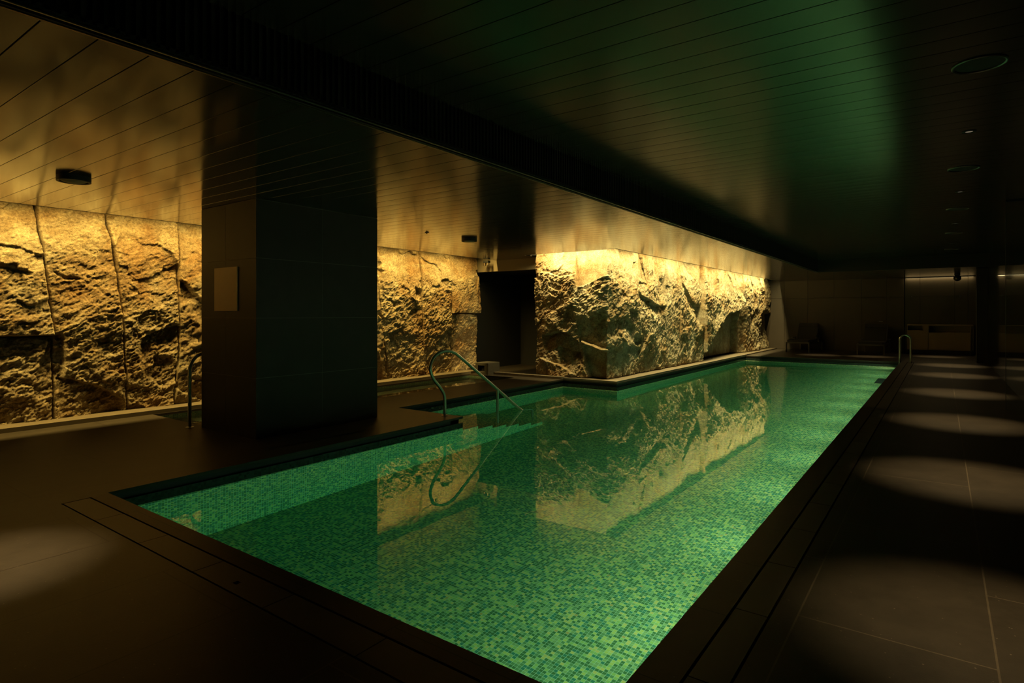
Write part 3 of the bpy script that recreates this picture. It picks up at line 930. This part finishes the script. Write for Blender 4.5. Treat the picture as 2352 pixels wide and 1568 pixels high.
# ---------------------------------------------------------------- stone spout at the end of the spa
sp = empty('stone_spout', (-8.56, 10.80, 0))
tag(sp, 'squat stone water spout block at the far end of the spa', 'water spout')
b = MB(); b.rbox((0, 0, .235), (.38, .44, .07), r=.012); b.rbox((0, 0, .03), (.38, .44, .08), r=.012)
b.rbox((-.15, 0, .135), (.08, .44, .15), r=.008); b.rbox((.135, 0, .135), (.11, .44, .15), r=.008); b.rbox((0, .18, .135), (.3, .08, .15), r=.008)
b.build('block', M['spout'], sp)
b = MB(); b.box(-.112, .082, -.08, -.06, .069, .201); b.build('mouth', M['void'], sp)

# ---------------------------------------------------------------- ceiling fittings
def disc_light(x, y, z, r, name, label, cat, group, inner):
    o = empty(name, (x, y, z)); tag(o, label, cat, group)
    b = MB(); b.lathe([(r, .002), (r, -.012), (r - .012, -.018), (r - .03, -.018), (r - .035, -.006)], n=40); b.build('rim', M['black'] if inner != 'speaker' else M['steel_dark'], o, smooth=True)
    b = MB(); b.lathe([(r - .034, -.004), (r * .6, -.005), (.0, -.006)], n=40); b.build('cover', M['cream'] if inner == 'pale' else M['black'], o, smooth=True)
    return o
M['steel_dark'] = simple('satin_grey_metal', (0.16, 0.165, 0.165), rough=0.3, metal=1.0)
# black rim lights on the low ceiling
def rim_light(x, y, label):
    o = empty('ceiling_light', (x, y, ZL)); tag(o, label, 'ceiling light', 'unlit round lights on the low ceiling')
    b = MB(); b.lathe([(.0, .001), (.135, .001), (.135, -.048), (.120, -.05), (.112, -.045), (.112, -.03)], n=40); b.build('housing', M['black'], o, smooth=True)
    b = MB(); b.lathe([(.112, -.035), (.08, -.052), (.0, -.058)], n=40); b.build('diffuser', M['cream'], o, smooth=True)
rim_light(-6.57, 2.06, 'black rimmed round ceiling light in front of the column, nearest the camera')
rim_light(-6.53, 7.74, 'small looking black round ceiling light beyond the column, before the passage')
o = empty('sprinkler_head', (-6.56, 6.74, ZL)); tag(o, 'tiny dark sprinkler head on the low ceiling just past the column', 'sprinkler')
b = MB(); b.lathe([(.0, .001), (.034, .001), (.034, -.008), (.010, -.010), (.010, -.024), (.02, -.026), (0, -.028)], n=20); b.build('head', M['bronze'], o, smooth=True)

spk_y = [4.95, 8.40, 11.59, 15.02, 18.74]
spk_lab = ['large round recessed ceiling speaker nearest the camera, with a thin bright rim',
           'second round ceiling speaker from the camera end, above the right deck',
           'third round ceiling speaker from the camera end, middle of the row',
           'fourth round ceiling speaker from the camera end, next to last of the row',
           'farthest of the round ceiling speakers above the right deck']
for y, lb in zip(spk_y, spk_lab):
    o = empty('ceiling_speaker', (.20, y, ZH)); tag(o, lb, 'ceiling speaker', 'round recessed speakers in the ceiling above the deck')
    b = MB(); b.lathe([(.150, .001), (.150, -.006), (.143, -.010), (.134, -.006), (.134, .0)], n=48); b.build('rim', M['steel_dark'], o, smooth=True)
    b = MB(); b.lathe([(.134, -.001), (.06, -.0015), (.0, -.002)], n=48); b.build('grille', M['black'], o, smooth=True)
dl_y = [3.75, 6.73, 9.98, 13.44, 17.14]
dl_lab = [None, 'nearest small lit downlight in the dark ceiling above the right deck', 'second small downlight from the camera end above the right deck',
          'third small downlight from the camera end above the right deck', 'farthest small downlight of the row above the right deck']
def downlight(x, y, z, lb, group):
    o = empty('downlight', (x, y, z)); tag(o, lb, 'downlight', group)
    b = MB(); b.lathe([(.055, .001), (.055, -.004), (.036, -.006), (.028, .0)], n=28); b.build('trim_ring', M['black'], o, smooth=True)
    b = MB(); b.lathe([(.028, -.001), (.0, -.001)], n=28); b.build('lens', M['lamp'], o)
    return o
for y, lb in zip(dl_y, dl_lab):
    if lb: downlight(.20, y, ZH, lb, 'small downlights above the right deck')
downlight(-3.35, 22.3, ZL, 'small downlight in the low far ceiling above the left lounger', 'small downlights in the low far ceiling')
downlight(-1.9, 22.45, ZL, 'small downlight in the low far ceiling above the right lounger', 'small downlights in the low far ceiling')

o = empty('security_camera', (.41, 24.0, ZL)); tag(o, 'black ball shaped camera hanging from the far low ceiling', 'security camera')
b = MB(); b.lathe([(0, 0), (.08, 0), (.08, -.03), (.05, -.04), (0, -.04)], n=28); b.build('mount', M['black'], o, smooth=True)
b = MB(); b.lathe([(0, -.02)] + [(.105 * math.sin(math.pi * k / 14), -.125 + .105 * math.cos(math.pi * k / 14)) for k in range(1, 14)] + [(0, -.23)], n=28); b.build('dome', M['black'], o, smooth=True)
b = MB(); b.lathe([(.0, .0), (.02, .0), (.02, .012), (0, .012)], (-.02, -.10, -.15), 16); b.build('lens', M['steel'], o, smooth=True)

o = empty('spotlight', (-8.84, 11.12, ZL)); tag(o, 'small bracket spotlight at the ceiling beside the passage opening', 'spotlight')
b = MB(); b.rbox((0, 0, -.035), (.15, .10, .06), r=.006); b.build('bracket', M['black'], o)
for s in (-.05, .06):
    b = MB(); b.lathe([(0, 0), (.028, 0), (.032, -.06), (.024, -.062), (0, -.05)], (s, -.02, -.07), 16); b.build('lamp_head', M['bronze'], o, smooth=True)

# ---------------------------------------------------------------- far end furniture
def lounger(x, y, rz, label):
    o = empty('lounge_chair', (x, y, 0), rz)
    tag(o, label, 'lounge chair', 'dark loungers by the far wall')
    w, L = .78, 1.7
    b = MB()
    for s in (-1, 1): b.rbox((s * (w / 2), L / 2, .34), (.045, L, .055), r=.006)
    b.rbox((0, .02, .34), (w, .045, .055), r=.006); b.rbox((0, L - .02, .34), (w, .045, .055), r=.006)
    b.build('frame', M['chair_metal'], o)
    for sx in (-1, 1):
        for yy in (.03, L - .06):
            c = MB(); c.rbox((sx * (w / 2), yy, .16), (.045, .05, .32), r=.006); c.build('leg', M['chair_metal'], o)
    c = MB(); c.rbox((0, .50, .40), (w - .05, .95, .09), r=.025); c.build('seat_cushion', M['fabric'], o)
    c = MB(); c.rbox((0, 1.22, .68), (w - .08, .10, .78), rot=(-.50, 0, 0), r=.03); c.build('backrest', M['fabric'], o)
    c = MB(); c.rbox((0, 1.33, .96), (w - .10, .07, .16), rot=(-.50, 0, 0), r=.025); c.build('head_pillow', M['fabric'], o)
    for s in (-1, 1):
        c = MB(); c.rbox((s * (w / 2 + .03), .95, .50), (.07, .42, .03), r=.008); c.rbox((s * (w / 2 + .03), 1.05, .42), (.04, .05, .14), r=.005); c.build('armrest', M['chair_metal'], o)
    return o
lounger(-4.25, 23.5, -.12, 'dark reclining lounge chair at the far end, next to the rock wall')
lounger(-1.95, 23.3, -.05, 'dark reclining lounge chair at the far end before the door')

cb = empty('storage_cabinet', (-.05, YB - .235, 0)); tag(cb, 'low brown cabinet with open shelves in the far wall niche', 'cabinet')
X0, X1 = -.93, .90
b = MB(); D = .22
def cbx(x0, x1, z0, z1, y0=-D, y1=D): b.box(x0, x1, y0, y1, z0, z1)
b = MB()
cbx(X0, X1, .98, 1.02); cbx(X0, X1, .15, .17)
for x in (X0, -.33, .83, X1 - .02): cbx(x, x + .02, .17, .98)
cbx(X0 + .02, X1 - .02, .17, .98, D - .02, D)
cbx(X0 + .02, -.33, .80, .82); cbx(-.31, .83, .74, .76)
b.build('body', M['cabinet'], cb)
for (x0, x1, z0, z1) in ((X0 + .02, -.335, .175, .80), (-.305, .42, .175, .74), (.428, .825, .175, .74), (-.47, -.335, .82, .975)):
    c = MB(); c.box(x0, x1, -D - .018, -D, z0, z1); c.build('door', M['cabinet'], cb)
c = MB(); c.box(X0 + .03, X1 - .03, -D + .06, D, 0, .15); c.build('plinth', M['void'], cb)

sf = empty('wall_shelf', (-.18, YB, 2.01)); tag(sf, 'thin glass shelf on steel pins high in the far wall niche', 'shelf')
b = MB(); b.box(-.72, .72, -.16, -.001, -.006, .006); b.build('glass_plate', M['glass'], sf)
for x in (-.68, .68):
    b = MB(); b.tube([(x, -.001, -.012), (x, -.16, -.012)], .012, 8); b.build('pin', M['steel'], sf)

pil = empty('pillar', (.925, 21.6, 0)); tag(pil, 'narrow dark pillar against the right wall at the far end', 'pillar', kind='thing')
b = MB(); b.box(-.12, .123, -.25, .25, 0, ZL); b.build('shaft', M['void'], pil)

gp = empty('glass_screen', (.90, 11.15, 0)); tag(gp, 'tall clear glass screen with a thin metal edge by the right wall', 'glass screen')
b = MB(); b.box(-.145, .15, -.006, .006, 0.0, ZH); b.build('pane', M['glass'], gp)
b = MB(); b.box(-.152, -.145, -.008, .008, 0.0, ZH); b.box(-.145, .15, -.008, .008, ZH - .02, ZH); b.build('edge_profile', M['steel_dark'], gp)

# ---------------------------------------------------------------- lights
def area(name, loc, sx, sy, power, col, rot=(0, 0, 0), spread=math.pi):
    l = bpy.data.lights.new(name, 'AREA'); l.shape = 'RECTANGLE'; l.size = sx; l.size_y = sy
    l.energy = power; l.color = col; l.spread = spread
    o = bpy.data.objects.new(name, l); o.location = loc; o.rotation_euler = rot
    COL.objects.link(o); return o
GOLD = (1.0, 0.70, 0.18)
GOLD2 = (1.0, 0.80, 0.32)
area('cove_light', (-8.73, 4.85, 3.02), .03, 12.0, 540, GOLD, rot=(0, math.radians(-10), 0), spread=math.radians(155))
area('cove_light', (-5.26, 17.45, 3.02), .03, 13.3, 660, GOLD2, rot=(0, math.radians(-8), 0), spread=math.radians(155))
area('cove_light', (-6.35, 10.67, 3.02), 2.0, .03, 115, GOLD2, rot=(math.radians(8), 0, 0), spread=math.radians(155))
# lamps in the right-hand pool wall
for y in (2.3, 3.8, 5.3, 6.8, 8.3, 9.8, 11.3, 12.8, 14.3, 15.8, 17.3, 18.8, 20.1):
    l = area('pool_lamp', (PX1 - .02, y, -.60), 0.22, .22, 19, (1.0, 0.85, 0.50), rot=(0, math.radians(81), 0))
# downlights
def spot(loc, power, ang, blend, col, rot=(0, 0, 0)):
    l = bpy.data.lights.new('downlight_beam', 'SPOT'); l.energy = power; l.spot_size = ang; l.spot_blend = blend; l.color = col
    l.shadow_soft_size = .03
    o = bpy.data.objects.new('downlight_beam', l); o.location = loc; o.rotation_euler = rot; COL.objects.link(o)
WARM = (1.0, 0.75, 0.36)
for y, p in zip(dl_y + [20.3], (340, 480, 460, 460, 460, 460)):
    zz = ZH if y < 20.4 else ZL
    spot((.20, y, zz - .01), p, math.radians(34), 1.0, WARM, rot=(math.radians(-8), 0, 0))
for x, y in ((-3.35, 22.3), (-1.9, 22.45), (-.1, 23.6)):
    spot((x, y, ZL - .01), 240, math.radians(34), 1.0, WARM)
spot((-4.3, .9, ZL - .01), 540, math.radians(30), 1.0, WARM)
area('niche_light', (-.08, YB - .05, ZL - .02), 1.9, .02, 5, WARM)

# ---------------------------------------------------------------- world, camera, view
w = bpy.data.worlds.new('World'); SC.world = w; w.use_nodes = True
w.node_tree.nodes['Background'].inputs[0].default_value = (0.6, 0.5, 0.35, 1)
w.node_tree.nodes['Background'].inputs[1].default_value = 0.0

cam = bpy.data.cameras.new('Camera'); co = bpy.data.objects.new('Camera', cam); COL.objects.link(co)
F_PX = 1357.0
cam.sensor_width = 36.0; cam.lens = 36.0 * F_PX / 2352.0
yaw = math.atan2(2163 - 1176, F_PX)
co.location = (0, 0, 1.4)
co.rotation_euler = (math.radians(90), 0, yaw)
cam.shift_y = -(784 - 720) / 2352.0
cam.clip_start = 0.05
SC.camera = co

SC.view_settings.view_transform = 'Standard'
SC.view_settings.look = 'None'
SC.view_settings.exposure = 0.0
SC.view_settings.gamma = 1.0
cy = SC.cycles
cy.use_denoising = True
try: cy.denoiser = 'OPENIMAGEDENOISE'
except Exception: pass
cy.max_bounces = 10; cy.diffuse_bounces = 3; cy.glossy_bounces = 5; cy.transmission_bounces = 8
cy.sample_clamp_indirect = 3.0
cy.blur_glossy = 0.5
cy.caustics_reflective = False
cy.caustics_refractive = True
